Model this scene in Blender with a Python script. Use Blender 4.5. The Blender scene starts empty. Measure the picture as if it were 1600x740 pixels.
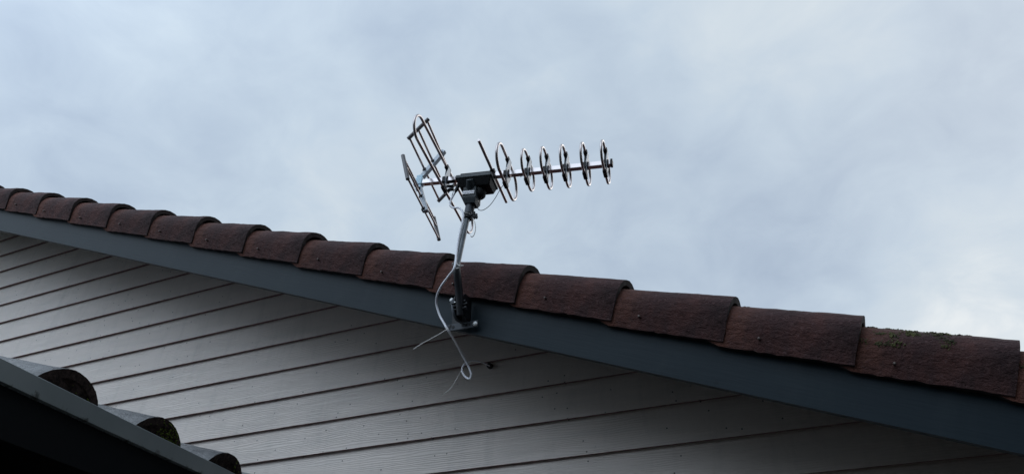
import bpy, bmesh, math, random
from mathutils import Vector, Matrix, noise
random.seed(7)
V = Vector
C = bpy.context.scene.collection
sc = bpy.context.scene

# ------------------------------------------------------------------ camera
FPX = 1152.0
PITCH = math.radians(31.826)
YAW = math.radians(24.32)
cam_d = bpy.data.cameras.new('camera')
cam = bpy.data.objects.new('camera', cam_d); C.objects.link(cam); sc.camera = cam
cam_d.sensor_fit = 'HORIZONTAL'; cam_d.sensor_width = 36.0
cam_d.lens = 36.0 * FPX / 1600.0
cam_d.clip_start = 0.02; cam_d.clip_end = 3000
cam.location = (0, 0, 0)
cam.rotation_euler = (math.pi / 2 + PITCH, 0, YAW)
_hd = V((-math.sin(YAW), math.cos(YAW), 0))
FW = _hd * math.cos(PITCH) + V((0, 0, math.sin(PITCH)))
RT = V((math.cos(YAW), math.sin(YAW), 0))
UP = RT.cross(FW)

def ray(x, y):
    return FW * FPX + RT * (x - 800) + UP * (370 - y)
def at(x, y, Y):
    """measured point of the photograph, set at depth Y from the viewer (distance to the gable plane axis)"""
    r = ray(x, y); return r * (Y / r.y)

# ------------------------------------------------------------------ world
w = bpy.data.worlds.new('World'); sc.world = w; w.use_nodes = True
nt = w.node_tree; nt.nodes.clear()
SUN_EL, SUN_AZ = math.radians(38), math.radians(20)     # behind the house, to the right
def N(t, **k):
    n = nt.nodes.new(t)
    for a, b in k.items(): setattr(n, a, b)
    return n
def lk(a, b): nt.links.new(a, b)
sky = N('ShaderNodeTexSky', sky_type='NISHITA', sun_disc=False)
sky.sun_elevation = SUN_EL; sky.sun_rotation = SUN_AZ
bg1 = N('ShaderNodeBackground'); bg1.inputs['Strength'].default_value = 0.08
lk(sky.outputs[0], bg1.inputs[0])
tc = N('ShaderNodeTexCoord')
sep = N('ShaderNodeSeparateXYZ'); lk(tc.outputs['Generated'], sep.inputs[0])
addz = N('ShaderNodeMath', operation='ADD'); lk(sep.outputs['Z'], addz.inputs[0]); addz.inputs[1].default_value = 0.35
mx = N('ShaderNodeMath', operation='MAXIMUM'); lk(addz.outputs[0], mx.inputs[0]); mx.inputs[1].default_value = 0.15
dx = N('ShaderNodeMath', operation='DIVIDE'); lk(sep.outputs['X'], dx.inputs[0]); lk(mx.outputs[0], dx.inputs[1])
dy = N('ShaderNodeMath', operation='DIVIDE'); lk(sep.outputs['Y'], dy.inputs[0]); lk(mx.outputs[0], dy.inputs[1])
cmb = N('ShaderNodeCombineXYZ'); lk(dx.outputs[0], cmb.inputs[0]); lk(dy.outputs[0], cmb.inputs[1])
cmb.inputs[2].default_value = 3.7
n1 = N('ShaderNodeTexNoise'); n1.inputs['Scale'].default_value = 2.6; n1.inputs['Detail'].default_value = 6
n1.inputs['Roughness'].default_value = 0.52; n1.inputs['Distortion'].default_value = 0.25
lk(cmb.outputs[0], n1.inputs['Vector'])
n2 = N('ShaderNodeTexNoise'); n2.inputs['Scale'].default_value = 8.0; n2.inputs['Detail'].default_value = 8; n2.inputs['Distortion'].default_value = 0.5
n2.inputs['Roughness'].default_value = 0.56
lk(cmb.outputs[0], n2.inputs['Vector'])
def math2(op, a, b, clamp=False):
    m = N('ShaderNodeMath', operation=op); m.use_clamp = clamp
    for i, q in enumerate((a, b)):
        if isinstance(q, (int, float)): m.inputs[i].default_value = q
        else: lk(q, m.inputs[i])
    return m.outputs[0]
# broad banks of thicker and thinner cloud, each a direction in the sky, a breadth and a brightness
tot = math2('ADD', math2('MULTIPLY', math2('SUBTRACT', n1.outputs['Fac'], 0.5), 0.80),
            math2('MULTIPLY', math2('SUBTRACT', n2.outputs['Fac'], 0.5), 0.72))
tot = math2('ADD', tot, 0.44)
BANKS = [((150, 150), 60, .06), ((10, 60), 200, -.12), ((20, 265), 200, -.22), ((420, 20), 120, -.16), ((450, 190), 60, .10),
         ((600, 60), 200, -.10), ((870, 200), 900, -.16), ((1110, 40), 150, .18), ((1330, 30), 200, .26), ((1560, 120), 60, -.26),
         ((1120, 170), 200, -.10), ((1150, 300), 200, -.12), ((1420, 275), 500, .16), ((1230, 240), 800, .13), ((1560, 330), 300, -.05),
         ((1590, 500), 110, .48), ((1230, 440), 400, -.16), ((820, 350), 100, .12), ((280, 290), 200, -.08), ((620, 300), 100, .10), ((1430, 430), 500, -.08)]
for (bx, by), k, amp in BANKS:
    d = ray(bx, by).normalized()
    vm = N('ShaderNodeVectorMath', operation='DOT_PRODUCT')
    lk(tc.outputs['Generated'], vm.inputs[0]); vm.inputs[1].default_value = d
    e = math2('MULTIPLY', math2('SUBTRACT', vm.outputs['Value'], 1.0), float(k))
    tot = math2('ADD', tot, math2('MULTIPLY', math2('POWER', math.e, e), amp))
ramp = N('ShaderNodeValToRGB'); lk(tot, ramp.inputs[0])
cr = ramp.color_ramp
cr.elements[0].position = 0.0; cr.elements[0].color = (0.385, 0.475, 0.605, 1)
cr.elements[1].position = 1.0; cr.elements[1].color = (0.86, 0.90, 0.915, 1)
for p_, c_ in ((0.25, (0.470, 0.568, 0.690)), (0.5, (0.555, 0.658, 0.765)), (0.75, (0.655, 0.740, 0.810))):
    e_ = cr.elements.new(p_); e_.color = (*c_, 1)
# bright sky patch added high behind the viewer to light the siding
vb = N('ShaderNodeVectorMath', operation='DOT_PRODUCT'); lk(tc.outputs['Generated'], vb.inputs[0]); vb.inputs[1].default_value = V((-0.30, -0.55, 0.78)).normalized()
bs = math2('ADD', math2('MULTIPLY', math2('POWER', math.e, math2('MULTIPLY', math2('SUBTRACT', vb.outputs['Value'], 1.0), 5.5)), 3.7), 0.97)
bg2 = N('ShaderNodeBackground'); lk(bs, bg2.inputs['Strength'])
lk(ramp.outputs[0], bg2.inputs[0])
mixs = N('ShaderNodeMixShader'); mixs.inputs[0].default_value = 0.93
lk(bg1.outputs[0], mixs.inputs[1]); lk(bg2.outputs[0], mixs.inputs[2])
wo = N('ShaderNodeOutputWorld'); lk(mixs.outputs[0], wo.inputs[0])

sun_d = bpy.data.lights.new('sun', 'SUN'); sun_d.energy = 0.5; sun_d.angle = math.radians(30); sun_d.color = (1, 0.96, 0.9)
sun = bpy.data.objects.new('sun', sun_d); C.objects.link(sun)
sdir = V((math.sin(SUN_AZ) * math.cos(SUN_EL), math.cos(SUN_AZ) * math.cos(SUN_EL), math.sin(SUN_EL)))
sun.rotation_euler = (-sdir).to_track_quat('-Z', 'Y').to_euler()
sun.location = (0, 0, 30)

sc.view_settings.view_transform = 'Standard'; sc.view_settings.look = 'None'
sc.view_settings.exposure = 0.0; sc.view_settings.gamma = 1.0
sc.view_settings.use_curve_mapping = False
sc.render.engine = 'CYCLES'

# ------------------------------------------------------------------ materials
def mat(name, col, rough=0.6, metal=0.0, spec=0.5, build=None):
    m = bpy.data.materials.new(name); m.use_nodes = True
    t = m.node_tree; b = t.nodes['Principled BSDF']
    b.inputs['Base Color'].default_value = (*col, 1); b.inputs['Roughness'].default_value = rough
    b.inputs['Metallic'].default_value = metal; b.inputs['Specular IOR Level'].default_value = spec
    if build: build(t, b)
    return m
def tex(t, kind, scale=5, detail=4, rough=0.5, vec='Object', sc3=None, dist=0.0):
    c = t.nodes.new('ShaderNodeTexCoord'); mp = t.nodes.new('ShaderNodeMapping')
    t.links.new(c.outputs[vec], mp.inputs[0])
    if sc3: mp.inputs['Scale'].default_value = sc3
    n = t.nodes.new(kind); n.inputs['Scale'].default_value = scale
    if 'Detail' in n.inputs: n.inputs['Detail'].default_value = detail
    if kind == 'ShaderNodeTexNoise':
        n.inputs['Roughness'].default_value = rough; n.inputs['Distortion'].default_value = dist
    t.links.new(mp.outputs[0], n.inputs['Vector'])
    return n
def rampn(t, src, stops):
    r = t.nodes.new('ShaderNodeValToRGB'); t.links.new(src, r.inputs[0])
    e = r.color_ramp.elements
    e[0].position, e[0].color = stops[0][0], (*stops[0][1], 1)
    e[1].position, e[1].color = stops[-1][0], (*stops[-1][1], 1)
    for p, c in stops[1:-1]:
        q = e.new(p); q.color = (*c, 1)
    return r.outputs[0]
def mixc(t, fac, a, b, mode='MIX'):
    m = t.nodes.new('ShaderNodeMix'); m.data_type = 'RGBA'; m.blend_type = mode
    if isinstance(fac, (int, float)): m.inputs[0].default_value = fac
    else: t.links.new(fac, m.inputs[0])
    for s, q in ((6, a), (7, b)):
        if isinstance(q, tuple): m.inputs[s].default_value = (*q, 1)
        else: t.links.new(q, m.inputs[s])
    return m.outputs[2]
def bump(t, b, src, strength=0.3, dist=0.01, prev=None):
    n = t.nodes.new('ShaderNodeBump'); n.inputs['Strength'].default_value = strength; n.inputs['Distance'].default_value = dist
    t.links.new(src, n.inputs['Height'])
    if prev: t.links.new(prev, n.inputs['Normal'])
    t.links.new(n.outputs[0], b.inputs['Normal'])
    return n.outputs[0]
G3 = lambda g: (g, g, g)

def b_siding(t, b):
    big = tex(t, 'ShaderNodeTexNoise', 1.6, 3)
    base = rampn(t, big.outputs['Fac'], [(0.3, (0.70, 0.620, 0.570)), (0.7, (0.77, 0.690, 0.640))])
    streak = tex(t, 'ShaderNodeTexNoise', 3, 4, sc3=(1.2, 1, 9))
    base = mixc(t, rampn(t, streak.outputs['Fac'], [(0.45, G3(0)), (0.75, G3(0.35))]), base, (0.54, 0.505, 0.475))
    run = tex(t, 'ShaderNodeTexNoise', 7, 5, 0.6, sc3=(2.2, 1, 0.35))
    base = mixc(t, rampn(t, run.outputs['Fac'], [(0.52, G3(0)), (0.72, G3(0.22))]), base, (0.36, 0.34, 0.32))
    # specks of dirt and fly spots
    v = tex(t, 'ShaderNodeTexVoronoi', 20, 0); v.voronoi_dimensions = '2D'
    vc = t.nodes.new('ShaderNodeTexCoord'); vs_ = t.nodes.new('ShaderNodeSeparateXYZ'); vq = t.nodes.new('ShaderNodeCombineXYZ')
    t.links.new(vc.outputs['Object'], vs_.inputs[0]); t.links.new(vs_.outputs['X'], vq.inputs[0]); t.links.new(vs_.outputs['Z'], vq.inputs[1])
    t.links.new(vq.outputs[0], v.inputs['Vector'])
    sp = rampn(t, v.outputs['Distance'], [(0.03, G3(1)), (0.075, G3(0))])
    sel = tex(t, 'ShaderNodeTexNoise', 2.3, 2)
    selr = rampn(t, sel.outputs['Fac'], [(0.42, G3(0)), (0.50, G3(1))])
    wn = t.nodes.new('ShaderNodeTexWhiteNoise'); t.links.new(v.outputs['Color'], wn.inputs['Vector'])
    keep = rampn(t, wn.outputs['Value'], [(0.80, G3(0)), (0.82, G3(1))])
    f = mixc(t, 1.0, sp, selr, 'MULTIPLY'); f = mixc(t, 1.0, f, keep, 'MULTIPLY')
    base = mixc(t, f, base, (0.06, 0.055, 0.05))
    t.links.new(base, b.inputs['Base Color'])
    g = tex(t, 'ShaderNodeTexNoise', 14, 6, 0.6, sc3=(0.35, 1, 9), dist=0.6)
    wv = t.nodes.new('ShaderNodeTexWave'); wv.wave_type = 'BANDS'; wv.bands_direction = 'Z'
    c = t.nodes.new('ShaderNodeTexCoord'); mp = t.nodes.new('ShaderNodeMapping'); mp.inputs['Scale'].default_value = (0.12, 1, 1)
    t.links.new(c.outputs['Object'], mp.inputs[0]); t.links.new(mp.outputs[0], wv.inputs['Vector'])
    wv.inputs['Scale'].default_value = 38; wv.inputs['Distortion'].default_value = 14; wv.inputs['Detail'].default_value = 3
    wv.inputs['Detail Scale'].default_value = 0.7
    n = bump(t, b, g.outputs['Fac'], 0.35, 0.003)
    bump(t, b, wv.outputs['Fac'], 0.50, 0.0016, n)
M_siding = mat('painted_siding', (0.5, 0.5, 0.5), 0.55, build=b_siding)
M_sidedge = mat('raw_board_edge', (0.30, 0.18, 0.18), 0.9)

def b_barge(t, b):
    n = tex(t, 'ShaderNodeTexNoise', 3, 5, sc3=(1, 1, 3))
    base = rampn(t, n.outputs['Fac'], [(0.3, (0.011, 0.0185, 0.025)), (0.7, (0.014, 0.023, 0.030))])
    d = tex(t, 'ShaderNodeTexNoise', 26, 4)
    base = mixc(t, rampn(t, d.outputs['Fac'], [(0.66, G3(0)), (0.74, G3(0.6))]), base, (0.009, 0.012, 0.016))
    t.links.new(base, b.inputs['Base Color'])
    w_ = tex(t, 'ShaderNodeTexNoise', 5, 6, 0.65, sc3=(1.6, 1, 0.5))
    base = mixc(t, rampn(t, w_.outputs['Fac'], [(0.50, G3(0)), (0.72, G3(0.45))]), base, (0.022, 0.031, 0.037))
    t.links.new(base, b.inputs['Base Color'])
    g = tex(t, 'ShaderNodeTexNoise', 30, 5, sc3=(0.3, 1, 4)); bump(t, b, g.outputs['Fac'], 0.16, 0.003)
M_barge = mat('slate_blue_paint', (0.04, 0.06, 0.08), 0.5, spec=0.15, build=b_barge)

def tile_builder(dark, mid, red, wet=False):
    def f(t, b):
        oi = t.nodes.new('ShaderNodeObjectInfo')
        big = tex(t, 'ShaderNodeTexNoise', 7, 6, 0.6)
        base = rampn(t, big.outputs['Fac'], [(0.32, dark), (0.52, mid), (0.72, red)])
        # reddish where the coating is sheltered: the skirt and the lap end
        c = t.nodes.new('ShaderNodeTexCoord'); s = t.nodes.new('ShaderNodeSeparateXYZ'); t.links.new(c.outputs['Object'], s.inputs[0])
        if not wet:
            h = t.nodes.new('ShaderNodeMapRange'); t.links.new(s.outputs['Z'], h.inputs[0])
            h.inputs[1].default_value = 0.22; h.inputs[2].default_value = 0.13; h.inputs[3].default_value = 0; h.inputs[4].default_value = 0.55
            st = tex(t, 'ShaderNodeTexNoise', 12, 5, 0.65, sc3=(3.2, 1, 0.8))
            hm = mixc(t, 1.0, h.outputs[0], rampn(t, st.outputs['Fac'], [(0.38, G3(0)), (0.66, G3(1))]), 'MULTIPLY')
            base = mixc(t, hm, base, red)
            l = t.nodes.new('ShaderNodeMapRange'); t.links.new(s.outputs['X'], l.inputs[0])
            l.inputs[1].default_value = -0.24; l.inputs[2].default_value = -0.335; l.inputs[3].default_value = 0; l.inputs[4].default_value = 0.85
            st2 = tex(t, 'ShaderNodeTexNoise', 16, 4, 0.6)
            lm = mixc(t, 1.0, l.outputs[0], rampn(t, st2.outputs['Fac'], [(0.34, G3(0.1)), (0.6, G3(1))]), 'MULTIPLY')
            base = mixc(t, lm, base, (0.15, 0.062, 0.045))
        # lichen / grime blotches
        gr = tex(t, 'ShaderNodeTexNoise', 34, 6, 0.7)
        base = mixc(t, rampn(t, gr.outputs['Fac'], [(0.56, G3(0)), (0.70, G3(0.6))]), base, tuple(x * 0.45 for x in dark))
        gr2 = tex(t, 'ShaderNodeTexNoise', 90, 3, 0.6)
        base = mixc(t, rampn(t, gr2.outputs['Fac'], [(0.58, G3(0)), (0.68, G3(0.55))]), base, tuple(min(1, x * 1.9 + .015) for x in mid))
        # each tile a little lighter or darker
        hs = t.nodes.new('ShaderNodeHueSaturation'); t.links.new(base, hs.inputs['Color'])
        mr = t.nodes.new('ShaderNodeMapRange'); t.links.new(oi.outputs['Random'], mr.inputs[0])
        mr.inputs[3].default_value = 0.82; mr.inputs[4].default_value = 1.18; t.links.new(mr.outputs[0], hs.inputs['Value'])
        t.links.new(hs.outputs[0], b.inputs['Base Color'])
        a = tex(t, 'ShaderNodeTexNoise', 170, 3, 0.7); n = bump(t, b, a.outputs['Fac'], 0.8, 0.006)
        a2 = tex(t, 'ShaderNodeTexNoise', 26, 6, 0.65, sc3=(1, 1, 2.2)); bump(t, b, a2.outputs['Fac'], 0.8, 0.014, n)
        if wet:
            r = rampn(t, tex(t, 'ShaderNodeTexNoise', 18, 4).outputs['Fac'], [(0.35, G3(0.22)), (0.7, G3(0.55))])
            t.links.new(r, b.inputs['Roughness'])
    return f
M_tile = mat('brown_concrete_tile', (0.08, 0.05, 0.04), 0.85, spec=0.25, build=tile_builder((0.025, 0.013, 0.014), (0.052, 0.025, 0.025), (0.092, 0.036, 0.031)))
M_tile_edge = mat('weathered_tile_edge', (0.035, 0.026, 0.024), 0.95)
M_wet = mat('wet_grey_tile', (0.08, 0.08, 0.09), 0.4, spec=0.5, build=tile_builder((0.055, 0.055, 0.062), (0.13, 0.13, 0.135), (0.22, 0.215, 0.215), wet=True))
def b_mortar(t, b):
    n = tex(t, 'ShaderNodeTexNoise', 60, 5, 0.7)
    t.links.new(rampn(t, n.outputs['Fac'], [(0.35, (0.008, 0.006, 0.006)), (0.7, (0.05, 0.034, 0.03))]), b.inputs['Base Color'])
    bump(t, b, n.outputs['Fac'], 0.8, 0.01)
M_mortar = mat('dark_mortar', (0.05, 0.04, 0.03), 0.95, spec=0.1, build=b_mortar)
def b_moss(t, b):
    n = tex(t, 'ShaderNodeTexNoise', 60, 4)
    t.links.new(rampn(t, n.outputs['Fac'], [(0.35, (0.022, 0.024, 0.010)), (0.7, (0.085, 0.082, 0.024))]), b.inputs['Base Color'])
M_moss = mat('moss', (0.06, 0.07, 0.02), 0.95, build=b_moss)
M_moss_green = mat('green_moss', (0.085, 0.11, 0.022), 0.95, spec=0.1)
M_steel = mat('polished_aluminium', (0.38, 0.34, 0.335), 0.26, metal=1.0)
M_boom = mat('square_boom_metal', (0.42, 0.385, 0.385), 0.16, metal=1.0)
M_alu = mat('bare_aluminium', (0.34, 0.37, 0.41), 0.5, metal=0.4)
M_joint = mat('pale_blue_plastic', (0.42, 0.62, 0.75), 0.4)
def b_galv(t, b):
    n = tex(t, 'ShaderNodeTexNoise', 45, 4)
    t.links.new(rampn(t, n.outputs['Fac'], [(0.3, (0.085, 0.095, 0.105)), (0.7, (0.14, 0.15, 0.165))]), b.inputs['Base Color'])
M_galv = mat('galvanised_steel', (0.3, 0.3, 0.3), 0.42, metal=0.55, build=b_galv)
M_black = mat('black_plastic', (0.010, 0.011, 0.013), 0.55, spec=0.25)
M_plas = mat('charcoal_plastic', (0.020, 0.027, 0.032), 0.50, spec=0.35)
M_cap = mat('grey_end_rod', (0.10, 0.095, 0.10), 0.45, metal=0.3)
M_blackm = mat('black_coated_steel', (0.010, 0.011, 0.014), 0.45, spec=0.3)
M_foot = mat('dark_bracket_steel', (0.055, 0.063, 0.076), 0.5, spec=0.3)
M_screw = mat('bright_zinc', (0.92, 0.94, 0.94), 0.3)
M_nail = mat('rusty_nail', (0.12, 0.095, 0.085), 0.5, metal=0.5)
M_coax = mat('white_cable_jacket', (0.80, 0.80, 0.86), 0.5)
M_tie = mat('clear_nylon_tie', (0.62, 0.60, 0.58), 0.5)
M_stick = mat('silver_sticker', (0.88, 0.87, 0.92), 0.5)
M_hole = mat('black_rubber_grommet', (0.01, 0.01, 0.01), 0.7)
def b_gut(t, b):
    n = tex(t, 'ShaderNodeTexNoise', 6, 5, 0.6)
    base = rampn(t, n.outputs['Fac'], [(0.3, (0.125, 0.150, 0.156)), (0.7, (0.165, 0.190, 0.196))])
    d = tex(t, 'ShaderNodeTexNoise', 22, 5, 0.65)
    c = t.nodes.new('ShaderNodeTexCoord'); s = t.nodes.new('ShaderNodeSeparateXYZ'); t.links.new(c.outputs['Object'], s.inputs[0])
    h = t.nodes.new('ShaderNodeMapRange'); t.links.new(s.outputs['Z'], h.inputs[0])
    h.inputs[1].default_value = -0.015; h.inputs[2].default_value = -0.036; h.inputs[3].default_value = -0.04; h.inputs[4].default_value = 0.13
    ad = t.nodes.new('ShaderNodeMath'); ad.operation = 'ADD'; t.links.new(d.outputs['Fac'], ad.inputs[0]); t.links.new(h.outputs[0], ad.inputs[1])
    base = mixc(t, rampn(t, ad.outputs[0], [(0.66, G3(0)), (0.76, G3(0.9))]), base, (0.02, 0.022, 0.02))
    t.links.new(base, b.inputs['Base Color'])
M_gutter = mat('grey_coated_gutter', (0.13, 0.15, 0.15), 0.38, metal=0.2, build=b_gut)
M_soffit = mat('black_stained_wood', (0.006, 0.007, 0.008), 0.9, spec=0.05)
M_under = mat('roof_boards', (0.05, 0.04, 0.036), 0.9, spec=0.1)
M_darkwood = mat('dark_stained_cladding', (0.05, 0.04, 0.035), 0.8)
M_shade_hedge = mat('shade_hedge_leaves', (0.030, 0.045, 0.018), 0.8, spec=0.2)
def b_ground(t, b):
    n = tex(t, 'ShaderNodeTexNoise', 2.2, 8, 0.65)
    t.links.new(rampn(t, n.outputs['Fac'], [(0.35, (0.022, 0.024, 0.014)), (0.65, (0.036, 0.038, 0.022))]), b.inputs['Base Color'])
    bump(t, b, n.outputs['Fac'], 0.6, 0.05)
M_ground = mat('damp_lawn', (0.05, 0.06, 0.03), 0.95, build=b_ground)
def b_pave(t, b):
    n = tex(t, 'ShaderNodeTexBrick', 1.4)
    n.inputs['Color1'].default_value = (0.055, 0.048, 0.045, 1); n.inputs['Color2'].default_value = (0.045, 0.04, 0.038, 1)
    n.inputs['Mortar'].default_value = (0.05, 0.05, 0.05, 1); n.inputs['Mortar Size'].default_value = 0.012
    t.links.new(n.outputs['Color'], b.inputs['Base Color'])
M_pave = mat('damp_paving', (0.15, 0.14, 0.13), 0.8, build=b_pave)

# ------------------------------------------------------------------ mesh helpers
class MB:
    def __init__(s): s.v = []; s.f = []; s.mi = []; s.sm = []
    def add(s, vs, fs, mi=0, smooth=False):
        o = len(s.v); s.v += [tuple(v) for v in vs]; s.f += [tuple(i + o for i in f) for f in fs]
        s.mi += [mi] * len(fs); s.sm += [smooth] * len(fs)
    def box(s, lo, hi, mi=0, M=None, taper=None):
        (a, b, c), (d, e, f) = lo, hi
        vs = [V(p) for p in ((a, b, c), (d, b, c), (d, e, c), (a, e, c), (a, b, f), (d, b, f), (d, e, f), (a, e, f))]
        if taper:      # shrink the bottom face about its centre
            cx, cy = (a + d) / 2, (b + e) / 2
            for i in range(4): vs[i] = V((cx + (vs[i].x - cx) * taper[0], cy + (vs[i].y - cy) * taper[1], vs[i].z))
        if M: vs = [M @ v for v in vs]
        s.add(vs, [(0, 3, 2, 1), (4, 5, 6, 7), (0, 1, 5, 4), (1, 2, 6, 5), (2, 3, 7, 6), (3, 0, 4, 7)], mi)
    def tube(s, pts, r, seg=10, closed=False, mi=0, cap=True, squash=None):
        pts = [V(p) for p in pts]; n = len(pts)
        rr = r if isinstance(r, (list, tuple)) else [r] * n
        def tan(i):
            if closed: return (pts[(i + 1) % n] - pts[i - 1]).normalized()
            return (pts[min(i + 1, n - 1)] - pts[max(i - 1, 0)]).normalized()
        t = tan(0); a = V((0, 0, 1)) if abs(t.z) < 0.9 else V((1, 0, 0))
        nn = (a - t * a.dot(t)).normalized(); vs = []
        for i in range(n):
            t = tan(i); nn = (nn - t * nn.dot(t)).normalized(); bb = t.cross(nn)
            for k in range(seg):
                th = 2 * math.pi * k / seg
                vs.append(pts[i] + (nn * math.cos(th) + bb * math.sin(th)) * rr[i])
        fs = []
        for i in range(n if closed else n - 1):
            j = (i + 1) % n
            for k in range(seg):
                l = (k + 1) % seg
                fs.append((i * seg + k, i * seg + l, j * seg + l, j * seg + k))
        s.add(vs, fs, mi, True)
        if cap and not closed:
            s.add(vs[:seg], [tuple(range(seg))[::-1]], mi); s.add(vs[-seg:], [tuple(range(seg))], mi)
    def ext(s, poly, axis, a, b, mi=0, smooth=False):
        """closed outline of 2D points extruded along an axis: 'x' -> (y,z) outline, 'y' -> (x,z), 'z' -> (x,y)"""
        def P(p, q): return {'x': (q, p[0], p[1]), 'y': (p[0], q, p[1]), 'z': (p[0], p[1], q)}[axis]
        n = len(poly); vs = [P(p, a) for p in poly] + [P(p, b) for p in poly]
        s.add(vs, [(i, (i + 1) % n, n + (i + 1) % n, n + i) for i in range(n)], mi, smooth)
        s.add(vs[:n], [tuple(range(n))[::-1]], mi); s.add(vs[n:], [tuple(range(n))], mi)
    def build(s, name, mats, parent=None, bevel=0.0, fix=True, M=None):
        me = bpy.data.meshes.new(name)
        me.from_pydata(s.v, [], s.f)
        for m in (mats if isinstance(mats, (list, tuple)) else [mats]): me.materials.append(m)
        me.polygons.foreach_set('material_index', s.mi); me.polygons.foreach_set('use_smooth', s.sm)
        me.update()
        if fix:
            bm = bmesh.new(); bm.from_mesh(me)
            bmesh.ops.recalc_face_normals(bm, faces=bm.faces); bm.to_mesh(me); bm.free()
        o = bpy.data.objects.new(name, me); C.objects.link(o)
        if parent: o.parent = parent
        if M: o.matrix_local = M
        if bevel:
            b = o.modifiers.new('bevel', 'BEVEL'); b.width = bevel; b.segments = 2; b.limit_method = 'ANGLE'; b.angle_limit = math.radians(40)
        return o
def smooth_path(pts, n=8):
    pts = [V(p) for p in pts]; P = [pts[0] * 2 - pts[1]] + pts + [pts[-1] * 2 - pts[-2]]; out = []
    for i in range(1, len(P) - 2):
        a, b, c, d = P[i - 1:i + 3]
        for k in range(n):
            t = k / n
            out.append(0.5 * ((2 * b) + (c - a) * t + (2 * a - 5 * b + 4 * c - d) * t * t + (3 * b - a - 3 * c + d) * t ** 3))
    out.append(pts[-1]); return out
def empty(name, M=None, loc=None):
    o = bpy.data.objects.new(name, None); C.objects.link(o); o.empty_display_size = 0.1
    if M: o.matrix_world = M
    if loc: o.location = loc
    return o
def tag(o, label=None, cat=None, group=None, kind=None):
    for k, v in (('label', label), ('category', cat), ('group', group), ('kind', kind)):
        if v: o[k] = v
    return o

# ------------------------------------------------------------------ setting: ground
GZ = -1.75
mb = MB(); mb.add([(-900, -900, GZ), (900, -900, GZ), (900, 900, GZ), (-900, 900, GZ)], [(0, 1, 2, 3)])
tag(mb.build('ground', M_ground), kind='structure')
mb = MB(); mb.box((-1.2, -0.9, GZ + 0.004), (3.5, 2.2, GZ + 0.03))
tag(mb.build('path', M_pave), kind='structure')

# ------------------------------------------------------------------ main house
D = 2.02; TH = math.radians(21.6); DW = 2.45            # barge plane, roof pitch, wall plane
O = at(720, 360 + .218 * 720, D)                        # a point on the lower outer edge of the barge board
es = V((math.cos(TH), 0, -math.sin(TH))); en = V((math.sin(TH), 0, math.cos(TH)))
S0, S1 = -4.45, 3.0                                     # ridge and eave along the rake
RAKE = Matrix(((es.x, 0, en.x, O.x), (0, 1, 0, O.y), (es.z, 0, en.z, O.z), (0, 0, 0, 1)))   # local (s, y, n)
XR = (O + es * S0).x                                    # ridge x
house = empty('house', loc=(XR, DW, GZ))
tag(house, 'grey weatherboard gable house with slate blue barge board and brown concrete tiles', 'house')
hinv = Matrix.Translation(-V((XR, DW, GZ)))
def rake_z(x, n=0.0):                                   # height of the barge line (offset n) above x, mirrored at the ridge
    xx = x if x >= XR else 2 * XR - x
    p = O + en * n; return p.z - (xx - p.x) * math.tan(TH)
# siding: lapped boards, real laps
mb = MB(); g = 0.0551 * DW; z = 0.2875 * DW - 17 * g; x_hi = (O + es * (S1 - 0.3)).x; x_lo = 2 * XR - x_hi
LIP = 0.015
zz = z
while zz < rake_z(XR, 0.16):
    za, zb = zz, zz + g + 0.012
    def rng(zq):
        lim = XR + (rake_z(XR, 0.155) - zq) / math.tan(TH)
        return max(x_lo, 2 * XR - lim), min(x_hi, lim)
    (l0, r0), (l1, r1) = rng(za), rng(min(zb, rake_z(XR, 0.15)))
    if r0 - l0 < 0.05: break
    yb, yt = DW - LIP - 0.002, DW - 0.001
    nseg = 40; rows = []
    for k in range(nseg + 1):
        q = k / nseg
        xb_ = l0 + (r0 - l0) * q; xt_ = l1 + (r1 - l1) * q
        wob = 0.0018 * noise.noise(V((xb_ * 1.3, zz * 7, 0)))
        wz = 0.0016 * noise.noise(V((xb_ * 0.9, zz * 11, 5)))
        rows.append(((xb_, yb + wob, za + wz), (xt_, yt, max(za + .002, min(zb, rake_z(XR, 0.15)))), (xb_, DW + 0.004, za + wz + 0.001)))
    vs = [v for r in rows for v in r]; fs = []; 
    mb.add(vs, [(3 * k, 3 * k + 3, 3 * k + 4, 3 * k + 1) for k in range(nseg)], 0)
    mb.add(vs, [(3 * k + 2, 3 * k + 5, 3 * k + 3, 3 * k) for k in range(nseg)], 1)
    zz += g
# masonry core behind the boards
core = [(x_lo, GZ), (x_hi, GZ), (x_hi, rake_z(x_hi, 0.15)), (XR, rake_z(XR, 0.15)), (x_lo, rake_z(x_lo, 0.15))]
mb.ext(core, 'y', DW + 0.006, DW + 7.0, 0)
mb.build('wall', [M_siding, M_sidedge], house, M=hinv, fix=False)

def rake_obj(mbx, name, mats, parent=house, bevel=0.0, shift=0.0, base=hinv):
    return mbx.build(name, mats, parent, bevel, M=base @ RAKE @ Matrix.Translation((shift, 0, 0)))
RM = Matrix.Translation((2 * XR, 0, 0)) @ Matrix.Scale(-1, 4, (1, 0, 0)) 
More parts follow.
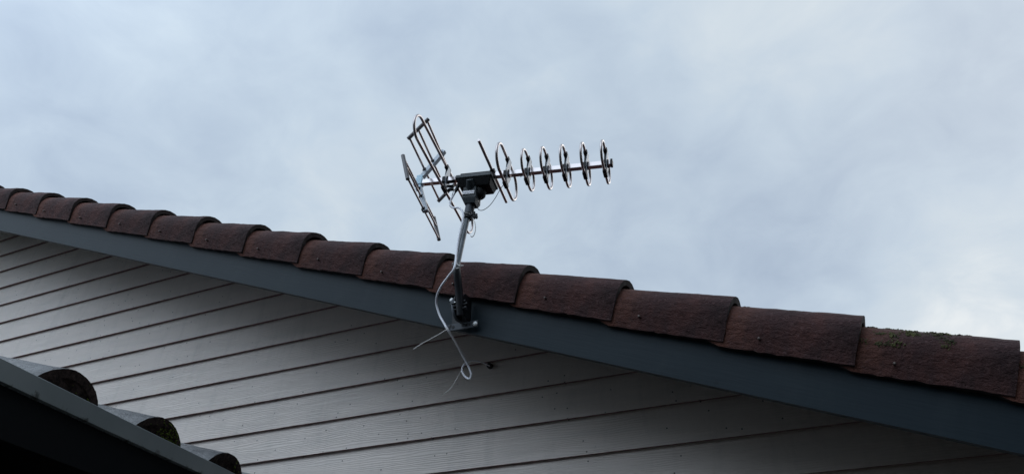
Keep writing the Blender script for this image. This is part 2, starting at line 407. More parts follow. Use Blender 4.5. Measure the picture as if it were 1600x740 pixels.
# barge board (two lengths meet at the ridge)
for side in (0, 1):
    mb = MB()
    seg = 30; Ls, Le = S0 + (math.tan(TH) * 0.0), S1
    prof = [(0.0, 0.0), (0.022, 0.0), (0.022, 0.165), (0.0, 0.165)]
    vs = []
    for k in range(seg + 1):
        s_ = Ls + (Le - Ls) * k / seg
        for (y_, n_) in prof:
            sx = s_ - n_ * math.tan(TH) if k == 0 else s_
            vs.append((sx, y_, n_ + (0.0008 * noise.noise(V((s_ * 1.5, 0, 0))) if n_ == 0 else 0)))
    fs = [(4 * k + i, 4 * k + 4 + i, 4 * k + 4 + (i + 1) % 4, 4 * k + (i + 1) % 4) for k in range(seg) for i in range(4)] + [(3, 2, 1, 0), (4 * seg, 4 * seg + 1, 4 * seg + 2, 4 * seg + 3)]
    mb.add(vs, fs)
    # packing fillet between board and verge tiles
    mb.box((Ls, -0.010, 0.150), (Le, 0.030, 0.172)) 
    o = mb.build('barge_board', M_barge, house)
    o.matrix_local = hinv @ (RM @ RAKE if side else RAKE)
# roof deck and field tiles of the main roof
mb = MB()
mb.box((S0, 0.024, 0.168), (S1 + 0.05, 7.3, 0.186))
o = mb.build('roof_deck', M_under, house); o.matrix_local = hinv @ RAKE
mb = MB()
def roll_profile(y0, n_, w_=0.30):
    out = []
    for k in range(n_):
        for q in range(12):
            t = q / 12; h = 0.055 * math.sin(math.pi * min(1, t / 0.62)) if t < 0.62 else 0.0
            out.append((y0 + (k + t) * w_, h))
    return out
rp = roll_profile(0.125, 23)
nrow = int((S1 - S0) / 0.345) + 1
for r in range(nrow):
    sl = S1 + 0.05 - r * 0.345
    a = [(sl, y_, 0.195 + 0.028 + h) for y_, h in rp]; b_ = [(max(sl - 0.38, S0), y_, 0.195 + h) for y_, h in rp]
    c_ = [(sl, y_, 0.195 + h) for y_, h in rp]; n = len(rp)
    mb.add(a + b_, [(i, i + 1, n + i + 1, n + i) for i in range(n - 1)], 0, True)
    mb.add(a + c_, [(i, i + 1, n + i + 1, n + i) for i in range(n - 1)], 0)
for side in (0, 1):
    o = mb.build('roof', M_tile, house, fix=False); o.matrix_local = hinv @ (RM @ RAKE if side else RAKE)
# ridge capping
mb = MB(); top = rake_z(XR, 0.23); arc = [(XR + 0.13 * math.cos(t), top - 0.02 + 0.11 * math.sin(t)) for t in [math.pi * k / 12 for k in range(13)]]
mb.ext(arc, 'y', D - 0.04, D + 7.3)
mb.build('ridge_cap', M_tile, house, M=hinv)
# unseen blockers added beside and behind the viewer to shade the gable
nb = empty('house', loc=(2.4, -6.0, GZ))  # invented neighbour, out of view, keeps sky light off the right side
tag(nb, 'tall dark timber house added unseen right of the viewer to block sky light', 'house')
nh = Matrix.Translation(-V((2.4, -6.0, GZ)))
mb = MB(); zz = GZ
while zz < 3.3:
    mb.box((2.4 - .014, -6.0, zz), (2.41, 0.75, zz + .012)); mb.add([(2.4 - .014, -6, zz + .012), (2.4 - .014, .75, zz + .012), (2.4, .75, zz + .16), (2.4, -6, zz + .16)], [(0, 1, 2, 3)]); zz += .16
mb.box((2.415, -6.0, GZ), (8, 0.75, 3.3)); mb.build('wall', M_darkwood, nb, M=nh)
mb = MB(); mb.ext([(-6.4, 3.3), (1.15, 3.3), (-2.6, 5.2)], 'x', 2.0, 9.0); mb.build('roof', M_tile, nb, M=nh)
mb = MB(); mb.box((2.35, -3.2, -.6), (2.384, -2.0, .9)); wf = mb.build('window', M_barge, nb, M=nh)
mb = MB(); mb.box((2.34, -3.12, -.52), (2.348, -2.08, .82)); wp = mb.build('pane', M_black, wf)
hg = MB(); rr = random.Random(11)  # leafy screen added out of view to cut off the low sky
for _ in range(7000):
    c = V((rr.uniform(-9, 1.5), -5.3 + rr.gauss(0, .32), rr.uniform(GZ, GZ + 5.0 + .25 * noise.noise(V((_ * .1, 0, 0)))))); a_ = V((rr.uniform(-1, 1), rr.uniform(-1, 1), rr.uniform(-1, 1))) * .14; b_ = V((rr.uniform(-1, 1), rr.uniform(-1, 1), rr.uniform(-1, 1))) * .14
    hg.add([c - a_, c + b_, c + a_, c - b_], [(0, 1, 2, 3)])
hg.box((-9, -5.45, GZ), (1.5, -5.15, GZ + 4.8))
tag(hg.build('shade_hedge', M_shade_hedge, fix=False), 'tall clipped green hedge added unseen behind the viewer to block low sky', 'shade_hedge')

# verge tiles ---------------------------------------------------------------
OUT = [(-.030, .124), (-.036, .150), (-.043, .176), (-.049, .200), (-.050, .222), (-.043, .243), (-.029, .261), (-.009, .274), (.016, .282),
       (.045, .284), (.074, .278), (.098, .264), (.118, .243), (.131, .216), (.138, .190)]
THK = 0.018
def verge_mesh(seed):
    n = len(OUT); cx, cn = 0.045, 0.20
    def inner(i, t=THK):
        a = V(OUT[max(i - 1, 0)]); b = V(OUT[min(i + 1, n - 1)]); tg = (b - a).normalized(); nr = V((tg.y, -tg.x))
        p = V(OUT[i]) + nr * t; 
        return p if i > 0 else V((OUT[0][0] + t, OUT[0][1]))
    mb = MB(); NS = 26; LEN = 0.415
    def surf(fn, flip, amp):
        vs = []
        for k in range(NS + 1):
            u = k / NS; s_ = -LEN * u; drop = 0.068 * u * (LEN) ; 
            for i in range(n):
                p = fn(i)
                y_ = cx + (p[0] - cx) * (1 - 0.17 * u); n_ = p[1] - drop - 0.004 * u
                if i == 0: n_ = p[1] - 0.013 * u + 0.024 * max(0.0, (u - .85) / .15)
                if i in (1, 2): n_ += 0.010 * u / i
                q = V((s_ * 14 + seed * 7.1, y_ * 16, n_ * 16)); dd = noise.noise(q) * amp + noise.noise(q * 3.1) * amp * .5
                edge = noise.noise(V((s_ * 60 + seed * 3, i * .6, 1))) * (0.0034 if (k == 0 or i == 0) else 0)
                vs.append((s_ + (edge if k == 0 else 0), y_ - dd, n_ + dd * .6 + (edge if i == 0 else 0)))
        return vs
    a = surf(lambda i: OUT[i], False, 0.0022); b = surf(lambda i: inner(i), True, 0.0)
    m = NS * n
    mb.add(a, [(k * n + i, k * n + i + 1, (k + 1) * n + i + 1, (k + 1) * n + i) for k in range(NS) for i in range(n - 1)], 0, True)
    mb.add(b, [(k * n + i, (k + 1) * n + i, (k + 1) * n + i + 1, k * n + i + 1) for k in range(NS) for i in range(n - 1)], 1, True)
    # lower end face, skirt edge and back edge
    mb.add(a[:n] + b[:n], [(i, n + i, n + i + 1, i + 1) for i in range(n - 1)], 1)
    e1 = [a[k * n] for k in range(NS + 1)] + [b[k * n] for k in range(NS + 1)]
    mb.add(e1, [(k, k + 1, NS + 2 + k, NS + 1 + k) for k in range(NS)], 1)
    return mb
# tile ends sit at equal gauge along the rake; phase from the photograph
def s_of(x, y, Y):
    return (at(x, y, Y) - O).dot(es)
PH = s_of(376, 394.6, D - .03)
GA = 0.3437
moss_tiles = {}
vt = []
k0 = int((S0 + 0.2 - PH) / GA)
kk = k0
while PH + kk * GA < S1 + 0.08:
    sx = PH + kk * GA
    mbv = verge_mesh(kk)
    o = mbv.build('verge_tile', [M_tile, M_tile_edge], house, fix=False)
    jit = random.Random(kk)
    o.matrix_local = hinv @ RAKE @ Matrix.Translation((sx + jit.uniform(-.003, .003), jit.uniform(-.002, .002), jit.uniform(-.0015, .0015))) @ Matrix.Rotation(math.radians(jit.uniform(-.35, .35)), 4, 'Y')
    vt.append((kk, o))
    nb = MB(); a0 = V((-0.245 + jit.uniform(-.012, .012), -0.0375, 0.150 + jit.uniform(-.005, .006)))
    nb.tube([a0 + V((0, .012, 0)), a0, a0 + V((0, -.004, 0)), a0 + V((0, -.0055, 0))], [.0020, .0040, .0040, .0022], 8)
    nb.build('nail', M_nail, o)
    kk += 1
# moss clumps on the lowest tile in the photograph (and a little on its neighbours)
def moss_on(tile, spots, seed):
    rr = random.Random(seed); mb = MB()
    for (sc_, span, cnt, i0, i1) in spots:
        ncl = max(2, cnt // 22)
        for _c in range(ncl):
            cs = rr.gauss(sc_, span); ci = rr.uniform(i0, i1); cr_ = rr.uniform(.006, .014)
            for _ in range(34):
                s_ = cs + rr.gauss(0, cr_ * .8); fi = min(len(OUT) - 1.01, max(0.2, ci + rr.gauss(0, cr_ * .5 / .027))); i = int(fi); f = fi - i
                dist = math.hypot((s_ - cs) / cr_, (fi - ci) * .027 / cr_)
                p = V(OUT[i]).lerp(V(OUT[i + 1]), f); u = min(1, max(0, -s_ / 0.415))
                y_ = 0.045 + (p.x - 0.045) * (1 - .17 * u); n_ = p.y - 0.068 * u * .415 - .004 * u
                r = rr.uniform(.0022, .0046); nr = (V((0, y_ - .045, n_ - .2))).normalized()
                c = V((s_, y_, n_)) + nr * (max(-.001, .0016 * (1 - dist)) - .0010)
                vs = [c + V((rr.uniform(-1, 1), rr.uniform(-1, 1), rr.uniform(-1, 1))).normalized() * r for _q in range(7)]
                bm = bmesh.new(); [bm.verts.new(v) for v in vs]
                bmesh.ops.convex_hull(bm, input=bm.verts); bm.verts.index_update()
                mb.add([v.co.copy() for v in bm.verts], [tuple(v.index for v in f_.verts) for f_ in bm.faces], 0, True); bm.free()
    o = tag(mb.build('moss', M_moss, tile, fix=False), kind='stuff')
for kk, o in vt:
    sx = PH + kk * GA
    px = None
    if abs(sx - s_of(1597, 600, D - .03)) < 0.2:
        moss_on(o, [(-.30, .030, 190, 3.6, 8), (-.27, .03, 90, 3.2, 6), (-.185, .022, 250, 3.8, 8), (-.17, .03, 50, 5, 8), (-.105, .012, 60, 5, 8), (-.25, .08, 60, 6.5, 8.5)], 3)
    elif abs(sx - s_of(1345, 565, D - .03)) < 0.15:
        moss_on(o, [(-.20, .09, 40, 6.5, 8.5)], 5)
    elif abs(sx - s_of(1597, 600, D - .03) - GA) < 0.2:
        moss_on(o, [(-.30, .03, 120, 3, 8)], 8)

# cable entry in the wall
hp = at(765, 571, DW - 0.012)
mb = MB(); mb.tube([hp + V((0, 0.02, 0)), hp + V((0, -.004, 0)), hp + V((0, -.012, -.002))], [.012, .011, .008], 14)
mb.build('cable_grommet', M_hole, house, M=hinv)

# ------------------------------------------------------------------ low outbuilding, left
Z0 = 0.54
er = ray(58, 588.6); e0 = er * (Z0 / er.z); er2 = ray(365, 740); e1 = er2 * (Z0 / er2.z)
ed = (e1 - e0); ed.z = 0; ed.normalize()                # eave direction, away from the viewer
ep = V((-ed.y, ed.x, 0));  ep = ep if ep.x < 0 else -ep   # inward, up the roof
RS = math.radians(19)
# local frame: x inward from the gutter front, y along the eave, z up
BM = Matrix(((ep.x, ed.x, 0, e0.x), (ep.y, ed.y, 0, e0.y), (0, 0, 1, Z0), (0, 0, 0, 1)))
shed = empty('outbuilding', M=BM)
tag(shed, 'low outbuilding at lower left with round-ended wet tiles and grey metal edge', 'outbuilding')
Y0, Y1 = -2.2, (DW - 0.03 - e0.y) / ed.y - 0.10
# gutter: open box section with a rolled front lip
mb = MB()
sec = [(0.030, 0.0), (0.030, -0.003), (0.003, -0.003), (0.003, -0.034), (0.010, -0.036), (0.010, -0.039), (0.0, -0.037), (-0.003, 0.0), (0.004, 0.004), (0.010, 0.002)]
seg = 24; vs = []
for k in range(seg + 1):
    y_ = Y0 + (Y1 - Y0) * k / seg; wz = 0.0015 * noise.noise(V((y_ * 2, 0, 4)))
    vs += [(x, y_, z + wz) for x, z in sec]
n = len(sec)
mb.add(vs, [(k * n + i, k * n + (i + 1) % n, (k + 1) * n + (i + 1) % n, (k + 1) * n + i) for k in range(seg) for i in range(n)], 0)
mb.build('metal_edge', M_gutter, shed)
mb = MB()
mb.box((0.012, Y0, -0.13), (0.036, Y1, -0.004)); mb.build('fascia', M_soffit, shed)
mb = MB(); mb.box((0.037, Y0, -0.13), (0.50, Y1, -0.118)); mb.build('soffit', M_soffit, shed)
mb = MB(); mb.box((0.50, Y0 + 0.05, GZ - Z0), (3.2, Y1, -0.117)); mb.build('wall', M_soffit, shed)
# roof deck
RT_ = Matrix.Translation((0.10, 0, 0.005)) @ Matrix.Rotation(-RS, 4, 'Y')
mb = MB(); mb.box((0.0, Y0, -0.075), (3.2, Y1, -0.055)); mb.build('roof_deck', M_soffit, shed, M=RT_)
# eave tiles, one by one; rolls stand on the pans
PITCH_R = 0.328; RR = 0.122
y1st = (at(105, 600, 1).y)  # unused guide
def roll_tile(parent, xa, yc, lift, name, seed, withend):
    """one tile: half-round roll and its flat pan; local x runs up the slope"""
    L = 0.42; mb = MB(); NS = 16; prof = []
    for k in range(17):
        t = math.pi * k / 16; prof.append((RR * math.cos(t), RR * 0.98 * math.sin(t)))
    prof = [(PITCH_R - RR, 0.0), (RR + .03, 0.0)] + prof
    n = len(prof); vs = []; vi = []
    for k in range(NS + 1):
        u = k / NS
        for i, (y_, z_) in enumerate(prof):
            dd = noise.noise(V((u * 9 + seed, y_ * 20, z_ * 20))) * 0.0022
            e_ = noise.noise(V((i * .8, seed * 3.3, 0))) * 0.004 if k == 0 else 0
            vs.append((u * L + e_, y_ * (1 - .05 * u), z_ * (1 - .08 * u) + dd)); vi.append((u * L + e_, y_ * .84 if abs(y_) <= RR else y_, (z_ * .84 if i > 1 else z_ - .014)))
    mb.add(vs, [(k * n + i, k * n + i + 1, (k + 1) * n + i + 1, (k + 1) * n + i) for k in range(NS) for i in range(n - 1)], 0, True)
    mb.add(vs[:n] + vi[:n], [(i, n + i, n + i + 1, i + 1) for i in range(n - 1)], 1)
    o = mb.build(name, [M_wet, M_mortar], parent, fix=False)
    o.matrix_local = RT_ @ Matrix.Translation((xa, yc, lift - .046)) @ Matrix.Rotation(math.radians(4.0), 4, 'Y')
    if withend:
        eb = MB(); vs = []; ring = 9
        rr = random.Random(seed)
        for j in range(ring + 1):
            for k in range(25):
                t = math.pi * k / 24; q = RR * .985 * j / ring
                bl = 0.010 * noise.noise(V((q * 40 * math.cos(t), q * 40 * math.sin(t), seed * 5))) + 0.006 * noise.noise(V((q * 110 * math.cos(t), q * 110 * math.sin(t), seed)))
                vs.append((0.004 + bl, q * math.cos(t), q * math.sin(t)))
        eb.add(vs, [(j * 25 + k, j * 25 + k + 1, (j + 1) * 25 + k + 1, (j + 1) * 25 + k) for j in range(ring) for k in range(24)], 0, True)
        eb.build('mortar_plug', M_mortar, o, fix=False)
    return o
YC = []
E1 = ray(150.5, 633); E1 = E1 * (Z0 / E1.z)
yc0 = (E1 - e0).dot(ed) - RR + 0.074
k = -6
while yc0 + k * PITCH_R < Y1 - 0.1:
    yc = yc0 + k * PITCH_R
    o = roll_tile(shed, -0.065, yc, 0.004, 'roof_tile', k + 20, True)
    if k in (0, 1, 2):
        rr = random.Random(k); mb = MB()
        cnt = {0: 24, 1: 460, 2: 130}[k]
        for _ in range(cnt):
            t = rr.gauss(0.95 if k == 1 else .6, .40); q = RR * min(.93, max(.25, rr.gauss(.66, .2))); t = min(3, max(.05, t))
            c = V((rr.uniform(-.006, .004), q * math.cos(t), q * math.sin(t))); r = rr.uniform(.0014, .0040)
            vs = [c + V((rr.uniform(-1, 1), rr.uniform(-1, 1), rr.uniform(-1, 1))).normalized() * r for _ in range(7)]
            bm = bmesh.new(); [bm.verts.new(v) for v in vs]; bmesh.ops.convex_hull(bm, input=bm.verts); bm.verts.index_update()
            mb.add([v.co.copy() for v in bm.verts], [tuple(v.index for v in f_.verts) for f_ in bm.faces], 0, True); bm.free()
        tag(mb.build('moss', M_moss_green, o, fix=False), kind='stuff')
    k += 1
# the courses above, one mesh
mb = MB(); nr = int((Y1 - Y0) / PITCH_R)
for c in range(1, 8):
    for q in range(-8, 12):
        yc = yc0 + q * PITCH_R
        if not (Y0 + .1 < yc < Y1 - .1): continue
        prof = [(PITCH_R - RR, 0.0), (RR + .03, 0)] + [(RR * math.cos(math.pi * k / 16), RR * .98 * math.sin(math.pi * k / 16)) for k in range(17)]
        n = len(prof); x0 = -0.065 + c * .345
        vs = [(x0, yc + y_, -.055 + z_) for y_, z_ in prof] + [(x0 + .40, yc + y_ * .95, -.08 + z_ * .93) for y_, z_ in prof]
        mb.add(vs, [(i, i + 1, n + i + 1, n + i) for i in range(n - 1)], 0, True)
mb.build('upper_tile_courses', M_wet, shed, fix=False, M=RT_)

# ------------------------------------------------------------------ antenna mast
bx = at(718, 490, D - .055)
mast = empty('antenna_mast', loc=bx)
tag(mast, 'bent galvanised mast with black sleeve screwed to the slate blue barge board', 'mast')
mi = Matrix.Translation(-bx)
bend = at(713.2, 416, 1.905); mtop = at(734.5, 318, 1.958)
mb = MB()
path = smooth_path([at(719.5, 492, 1.955), at(717.5, 460, 1.935), at(714.8, 432, 1.912), bend, bend.lerp(mtop, .12)], 5) + [bend.lerp(mtop, t) for t in (.3, .5, .7, .85, 1)]
mb.tube(path[10:], 0.0112, 16); mb.build('tube', M_galv, mast, M=mi)
mb = MB(); mb.tube(path[:15], 0.0130, 16); mb.build('black_sleeve', M_blackm, mast, M=mi)
# foot: slotted cross strap along the lower edge of the board
pl, pr = at(698, 512.5, D - .020), at(746.5, 504.5, D - .020)
ax = (pr - pl).normalized(); upv = V((-ax.z, 0, ax.x)); FM = Matrix(((ax.x, 0, upv.x, pl.x), (0, 1, 0, pl.y), (ax.z, 0, upv.z, pl.z), (0, 0, 0, 1)))
Lp = (pr - pl).length
mb = MB(); mb.box((0, -.0015, -.012), (Lp, .0015, .012))
mb.build('foot_plate', M_foot, mast, bevel=.0008, M=mi @ FM)
for hx, hz in ((.012, 0), (.026, 0), (.062, 0), (.075, 0), (.088, 0), (.016, .006)):
    mb = MB(); mb.tube([(hx, -.0024, hz), (hx, 0, hz)], .0046 if hx != .026 else .0055, 10); mb.build('slot', M_hole, mast, M=mi @ FM)
def screw(p, r=.0048):
    m_ = MB(); m_.tube([p + V((0, .004, 0)), p, p + V((0, -.003, 0)), p + V((0, -.0042, 0))], [r * 1.5, r * 1.5, r, r * .7], 8); m_.build('screw', M_screw, mast, M=mi)
screw(at(742.0, 505, D - .024), .0056); screw(at(705.6, 468.3, D - .016), .0054); screw(at(710.8, 472.5, D - .070), .0032)
# upper ear plate, cheeks and clamp of the pivot
up = at(708, 470, D - .012)
mb = MB(); mb.box((-.012, -.0015, -.014), (.020, .0015, .012)); mb.box((.0, -.0015, -.090), (.060, .0015, .004))
mb.build('back_plate', M_blackm, mast, bevel=.001, M=mi @ Matrix.Translation(up))
mb = MB()
for dxp in (-.010, .022):
    c = at(719, 482, D - .045); pts = []
    cheek = [(-.012, -.044), (.034, -.044), (.034, .026), (.020, .040), (-.008, .044), (-.024, .032), (-.030, .006), (-.026, -.024)]
    # (y, z) outline of each cheek
    mb.ext([(c.y + a_, c.z + b_ + .005) for a_, b_ in cheek], 'x', c.x + dxp - .0014, c.x + dxp + .0014)
mb.build('pivot_cheek', M_blackm, mast, M=mi, bevel=.0008)
for (qx, qy) in ((726.5, 470), (727.5, 480), (729, 474)):
    c = at(qx, qy, D - .075); mb = MB(); mb.tube([c + V((-.05, 0, 0)), c + V((.004, 0, 0))], .0028, 8); mb.tube([c + V((-.002, 0, 0)), c + V((.0045, 0, 0))], .0062, 6); mb.build('bolt', M_blackm, mast, M=mi)
# curved strap from the upper ear to the foot plate
mb = MB(); mb.tube(smooth_path([at(708, 468, D - .045), at(706.8, 478, D - .072), at(709, 490, D - .072), at(713.5, 499, D - .055), at(722, 504, D - .03), at(728, 506, D - .025)], 6), .0046, 10)
mb.build('bracket_arm', M_foot, mast, M=mi)
# clamp with wing bolts near the top
cp = bend.lerp(mtop, .78); cd = (mtop - bend).normalized()
mb = MB(); mb.tube([cp - cd * .012, cp + cd * .012], .0165, 14); 
mb.tube([cp, cp + V((.030, -.006, -.004))], .0085, 8); mb.tube([cp + V((.030, -.006, .008)), cp + V((.030, -.006, -.020))], .0055, 8)
mb.tube([cp + V((.022, -.010, -.018)), cp + V((.044, -.004, -.012))], .0050, 8); mb.tube([cp + V((.040, -.006, -.003)), cp + V((.041, -.006, -.022))], .0042, 8)
mb.build('clamp', M_black, mast, M=mi)
mb = MB(); mb.tube([mtop - cd * .055, mtop + cd * .01], .0145, 16); mb.build('upper_sleeve', M_foot, mast, M=mi)

# ------------------------------------------------------------------ TV antenna
AM = Matrix(((.9852, -.15815, .06603, -1.0371), (.15325, .98544, .07368, 1.9673), (-.07672, -.06248, .99509, 1.639), (0, 0, 0, 1)))
ant = empty('tv_antenna', M=AM)
tag(ant, 'outdoor television antenna with six upright metal loops and a V-shaped rear reflector', 'antenna')
def ap(mbx, name, m, bevel=0.0, parent=ant): return mbx.build(name, m, parent, bevel)
B = .0095
mb = MB(); mb.box((-.232, -B, -B), (.5045, B, B)); boom = ap(mb, 'boom', M_boom, .0008)
mb = MB(); mb.box((.5047, -.0115, -.0105), (.512, .0115, .0135)); ap(mb, 'end_cap', M_black, .001)
mb = MB()
for x_ in (.150, .176): mb.tube([(x_, 0, -.020), (x_, 0, .018)], .0016, 6)
ap(mb, 'split_pin', M_galv)
def stad(L, h, uc, n=28):
    s_ = L - h; out = []
    for k in range(n):
        t = -math.pi / 2 + math.pi * k / (n - 1); out.append((s_ + h * math.cos(t), uc + h * math.sin(t)))
    for k in range(n):
        t = math.pi / 2 + math.pi * k / (n - 1); out.append((-s_ + h * math.cos(t), uc + h * math.sin(t)))
    return out
def loop(x_, L, h, name, rr=.0047, uc=.0081):
    m_ = MB(); m_.tube([(x_, a_, b_) for a_, b_ in stad(L, h, uc)], rr, 10, closed=True); lo = ap(m_, name, M_steel)
    # diamond plate that carries the loop above and below the boom
    m_ = MB(); w_ = .026 if h < .052 else .032
    dm = [(-w_, 0), (-.008, -h + .012), (.008, -h + .012), (w_, 0), (.008, h + .010), (-.008, h + .010)]
    m_.ext(dm, 'x', x_ + .006, x_ + .0078); ap(m_, 'plate', M_alu, parent=lo)
    m_ = MB()
    for sg in (1, -1):
        zc = uc + sg * h
        m_.box((x_ - .0068, -.018, zc - .0072), (x_ + .0068, .018, zc + .0072))
        m_.box((x_ - .0045, -.0065, min(zc, 0)), (x_ + .0062, .0065, max(zc, 0)))
    m_.box((x_ - .011, -.0105, -.0115), (x_ + .011, .0105, .0125))
    ap(m_, 'clip', M_black, .0008, parent=lo)
    return lo
for x_ in (.4859, .4140, .3410, .2699, .2000): loop(x_, .0916, .0484, 'director_loop')
loop(.120, .1339, .0551, 'large_loop', .0054)
loop(-.1202, .3240, .0484, 'long_loop', .0052)
# small black knobs on the long loop's bracket
for e_, u_ in ((.012, -.02), (.016, -.035)):
    mb = MB(); mb.tube([(-.112, e_, u_), (-.088, e_, u_)], .0050, 8); ap(mb, 'knob', M_black)
# dipole rods
mb = MB(); mb.tube([(.0663, -.1828, .014), (.0663, .1828, .014)], .0056, 12); ap(mb, 'dipole', M_steel)
mb = MB(); mb.box((.058, -.018, .0085), (.076, .018, .020)); ap(mb, 'dipole_holder', M_black, .001)
# corner reflector: two arms in a V, three rods each, end bars
def arm(a_, b_, wd=.009):
    a_, b_ = V((a_[0], 0, a_[1])), V((b_[0], 0, b_[1])); d = (b_ - a_).normalized(); nrm = V((-d.z, 0, d.x)); m_ = MB()
    vs = [a_ + nrm * wd + V((0, -wd, 0)), a_ - nrm * wd + V((0, -wd, 0)), a_ - nrm * wd + V((0, wd, 0)), a_ + nrm * wd + V((0, wd, 0))]
    vs += [v + (b_ - a_) for v in vs]
    m_.add(vs, [(0, 1, 2, 3), (4, 7, 6, 5), (0, 4, 5, 1), (1, 5, 6, 2), (2, 6, 7, 3), (3, 7, 4, 0)]); return m_
ap(arm((-.228, .016), (-.149, .150)), 'reflector_arm', M_alu, .0015)
ap(arm((-.226, -.012), (-.176, -.140)), 'reflector_arm', M_alu, .0015)
mb = MB(); mb.box((-.247, -.013, -.014), (-.212, .013, .016)); mb.box((-.240, -.010, .010), (-.214, .010, .034)); mb.box((-.236, -.010, -.034), (-.214, .010, -.008))
ap(mb, 'hinge', M_joint, .003)
URODS = [(-.2135, .060), (-.186, .098), (-.157, .136)]
LRODS = [(-.221, -.031), (-.206, -.070), (-.186, -.131)]
for rods in (URODS, LRODS):
    for (x_, u_) in rods:
        L = .190
        mb = MB(); mb.tube([(x_ + .012, -L, u_ - .003), (x_ - .012, L, u_ + .003)], .0044 if rods is URODS else .0038, 10); ap(mb, 'reflector_rod', M_steel)
        mb = MB(); mb.box((x_ - .007, -.010, u_ - .007), (x_ + .007, .010, u_ + .007)); ap(mb, 'rod_clip', M_black, .001)
    for sg in (-1, 1):
        (xa, ua), (xb, ub) = rods[0], rods[-1]; k_ = .012 * sg
        dd = (V((xb, 0, ub)) - V((xa, 0, ua))).normalized() * .007
        p0 = V((xa - k_, sg * .192, ua + .003 * sg)) - dd; p1 = V((xb - k_, sg * .192, ub + .003 * sg)) + dd
        mb = MB(); mb.tube([p0, p1], .0074, 12); ap(mb, 'end_bar', M_cap)
# amplifier housing under the boom
def hexa(m_, lo, hi, mi_=0):      # lo, hi = (x0,x1,e0,e1,u)
    vs = [(lo[0], lo[2], lo[4]), (lo[1], lo[2], lo[4]), (lo[1], lo[3], lo[4]), (lo[0], lo[3], lo[4]), (hi[0], hi[2], hi[4]), (hi[1], hi[2], hi[4]), (hi[1], hi[3], hi[4]), (hi[0], hi[3], hi[4])]
    m_.add(vs, [(0, 3, 2, 1), (4, 5, 6, 7), (0, 1, 5, 4), (1, 2, 6, 5), (2, 3, 7, 6), (3, 0, 4, 7)], mi_)
mb = MB(); hexa(mb, (-.064, .078, -.046, .046, -.033), (-.062, .076, -.044, .044, -.0165)); ap(mb, 'housing_lid', M_plas, .003)
mb = MB(); hexa(mb, (-.046, .066, -.024, .036, -.060), (-.060, .074, -.042, .042, -.0335)); ap(mb, 'housing', M_black, .003)
mb = MB(); mb.box((-.058, -.015, -.016), (.074, .015, .0135)); ap(mb, 'boom_saddle', M_black, .002)
# motor under the housing
mb = MB()
arcp = [0, 0] 
mb.tube([(-.004, -.046, -.046), (-.004, -.028, -.060), (-.004, .0, -.074)], [.012, .018, .020], 16); ap(mb, 'cable_cowl', M_plas)
mb = MB(); mb.tube([(.022, .006, -.060), (.022, .006, -.084), (.022, .006, -.092)], [.024, .023, .017], 20); ap(mb, 'gear_case', M_black)
mb = MB(); hexa(mb, (-.033, .022, -.026, .030, -.112), (-.029, .019, -.030, .030, -.066)); hexa(mb, (-.023, .017, -.018, .020, -.132), (-.033, .022, -.026, .030, -.1121))
rotor = ap(mb, 'rotor', M_plas, .0015)
mb = MB()
mb.box((-.030, -.0305, -.0990), (.0150, -.0285, -.0950)); mb.box((-.030, -.0312, -.0925), (.0150, -.0288, -.0860))
ap(mb, 'sticker', M_stick, parent=rotor)
mb = MB(); mb.tube([(-.004, .002, -.130), (-.005, .002, -.160)], .0155, 16); ap(mb, 'socket', M_black)
# connector boot where the coax leaves the housing
def aw(x, y, e):        # a measured photo point at depth e of the antenna frame, in antenna coordinates
    inv = AM.inverted(); c = inv @ V((0, 0, 0)); r = (inv.to_3x3()) @ ray(x, y); k_ = (e - c.y) / r.y; return c + r * k_
mb = MB(); mb.tube([aw(717.5, 286, 0), aw(715.5, 291, -.004), aw(713.0, 297, -.006), aw(711.5, 300, -.006)], [.0062, .0072, .0066, .004], 12); ap(mb, 'connector_boot', M_black)
# thin feed wires from the housing to the loops
mb = MB(); mb.tube(smooth_path([aw(758, 297, 0), aw(752, 309, 0), aw(746.5, 321, 0), aw(748, 327.5, 0), aw(755, 328, 0), aw(765, 321, 0), aw(774, 309, 0), aw(782, 295, 0), aw(789, 286, 0)], 6), .0013, 6); ap(mb, 'feed_wire', M_black)
mb = MB(); mb.tube(smooth_path([aw(716, 289, .0), aw(709, 298, 0), aw(706, 307, 0), aw(705, 311, 0), aw(701, 306, 0), aw(695, 300, 0)], 6), .0012, 6); ap(mb, 'feed_wire', M_black)

# ------------------------------------------------------------------ coax cable and ties
def depth_mast(t): return bend.lerp(mtop, t).y
YM = lambda y: bend.y + (mtop.y - bend.y) * min(1, max(0, (416 - y) / 98))
cab = [at(711.5, 300, 1.955), at(708, 306, 1.95), at(704, 314, 1.945), at(703.5, 321, 1.94), at(709, 324.5, 1.935), at(717, 324.5, 1.93), at(722, 329, 1.925), at(724, 336, 1.922),
       at(722.5, 347, 1.918), at(719, 361, 1.912), at(715.5, 378, 1.905), at(713.2, 395, 1.895), at(711.8, 410, 1.885), at(708.5, 421, 1.882), at(701, 431, 1.89), at(690, 446, 1.91), at(683, 461, 1.94),
       at(682, 475, 1.965), at(687, 492, 1.975), at(694, 505, 1.975), at(701, 517, 1.98), at(711, 533, 2.03), at(722, 553, 2.08), at(731, 570, 2.11), at(736.2, 583, 2.12), at(734, 591, 2.125),
       at(727, 588, 2.13), at(722, 579, 2.135), at(724, 571, 2.15), at(730, 565.5, 2.175)]
mb = MB(); mb.tube(smooth_path(cab, 8), .0038, 10)
mb2 = smooth_path([at(730, 565.5, 2.175), at(738, 563, 2.19), at(747, 564, 2.21), at(757, 567.5, 2.235), at(765, 571, 2.262)], 8)
coax = mb.build('coaxial_cable', M_coax)
tag(coax, 'thin white coaxial cable hanging from the mast and curling in a loop below the bracket', 'cable')
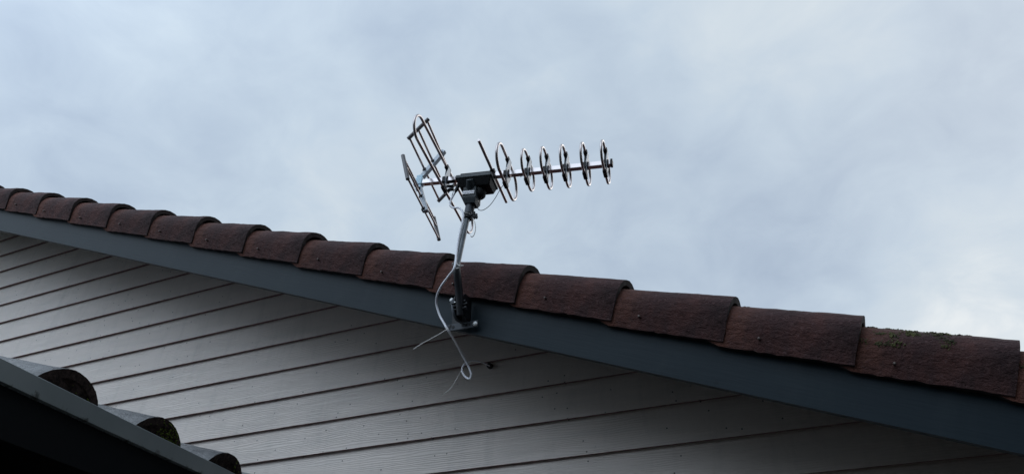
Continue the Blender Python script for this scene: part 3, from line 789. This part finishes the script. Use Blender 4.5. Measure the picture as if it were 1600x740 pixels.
mb = MB(); mb.tube(mb2, .0021, 8); mb.build('cable_tail', M_coax, coax)
def tie(pts, name, label, r=.0011):
    m_ = MB(); m_.tube(smooth_path(pts, 6), [r * 1.3] + [r] * (6 * (len(pts) - 1) - 1) + [r * .6], 6)
    o = m_.build(name, M_tie); tag(o, label, 'cable tie', 'pale nylon cable ties'); return o
tie([at(697, 511, 1.966), at(699.5, 514.5, 1.966), at(696, 515.5, 1.966), at(689, 520, 1.965), at(675, 528, 1.96), at(660, 536, 1.955), at(646, 545, 1.95)], 'cable_tie', 'straight pale cable tie tail pointing left from the cable at the foot plate', .0016)
tie([at(723.5, 571, 2.145), at(722, 575, 2.13), at(718, 583, 2.12), at(712, 594, 2.115), at(704, 606, 2.11), at(693, 615, 2.105)], 'cable_tie', 'thin curved cable tie tail hanging left of the cable loop', .0009)
c0 = bend + (mtop - bend) * 0.02
def ringpts(c, d, r, n=14):
    a_ = d.cross(V((0, 1, 0))).normalized(); b_ = d.cross(a_).normalized(); return [c + (a_ * math.cos(2 * math.pi * k / n) + b_ * math.sin(2 * math.pi * k / n)) * r for k in range(n)]
m_ = MB(); m_.tube(ringpts(c0, cd, .0155), .0013, 6, closed=True); m_.tube(smooth_path([c0 + V((.006, -.016, 0)), at(717.5, 414.5, 1.885), at(724, 414.5, 1.885)], 6), .0013, 6)
m_.tube([at(713, 419, 1.884), at(716, 418, 1.882)], .0022, 6)
tag(m_.build('cable_tie', M_tie), 'cable tie round the mast just above the black sleeve', 'cable tie', 'pale nylon cable ties')
c1 = cp - V((0, 0, 0))
m_ = MB(); m_.tube(ringpts(cp + cd * .004, (cd + V((.35, 0, .1))).normalized(), .0195), .0013, 6, closed=True)
m_.tube(smooth_path([at(739, 341, 1.935), at(742, 348, 1.93), at(743, 358, 1.93), at(740.5, 367, 1.93), at(737, 370, 1.93), at(735.5, 368, 1.93)], 6), .0016, 6)
tag(m_.build('cable_tie', M_tie), 'cable tie round the mast under the rotor, its tail curling down to the right', 'cable tie', 'pale nylon cable ties')
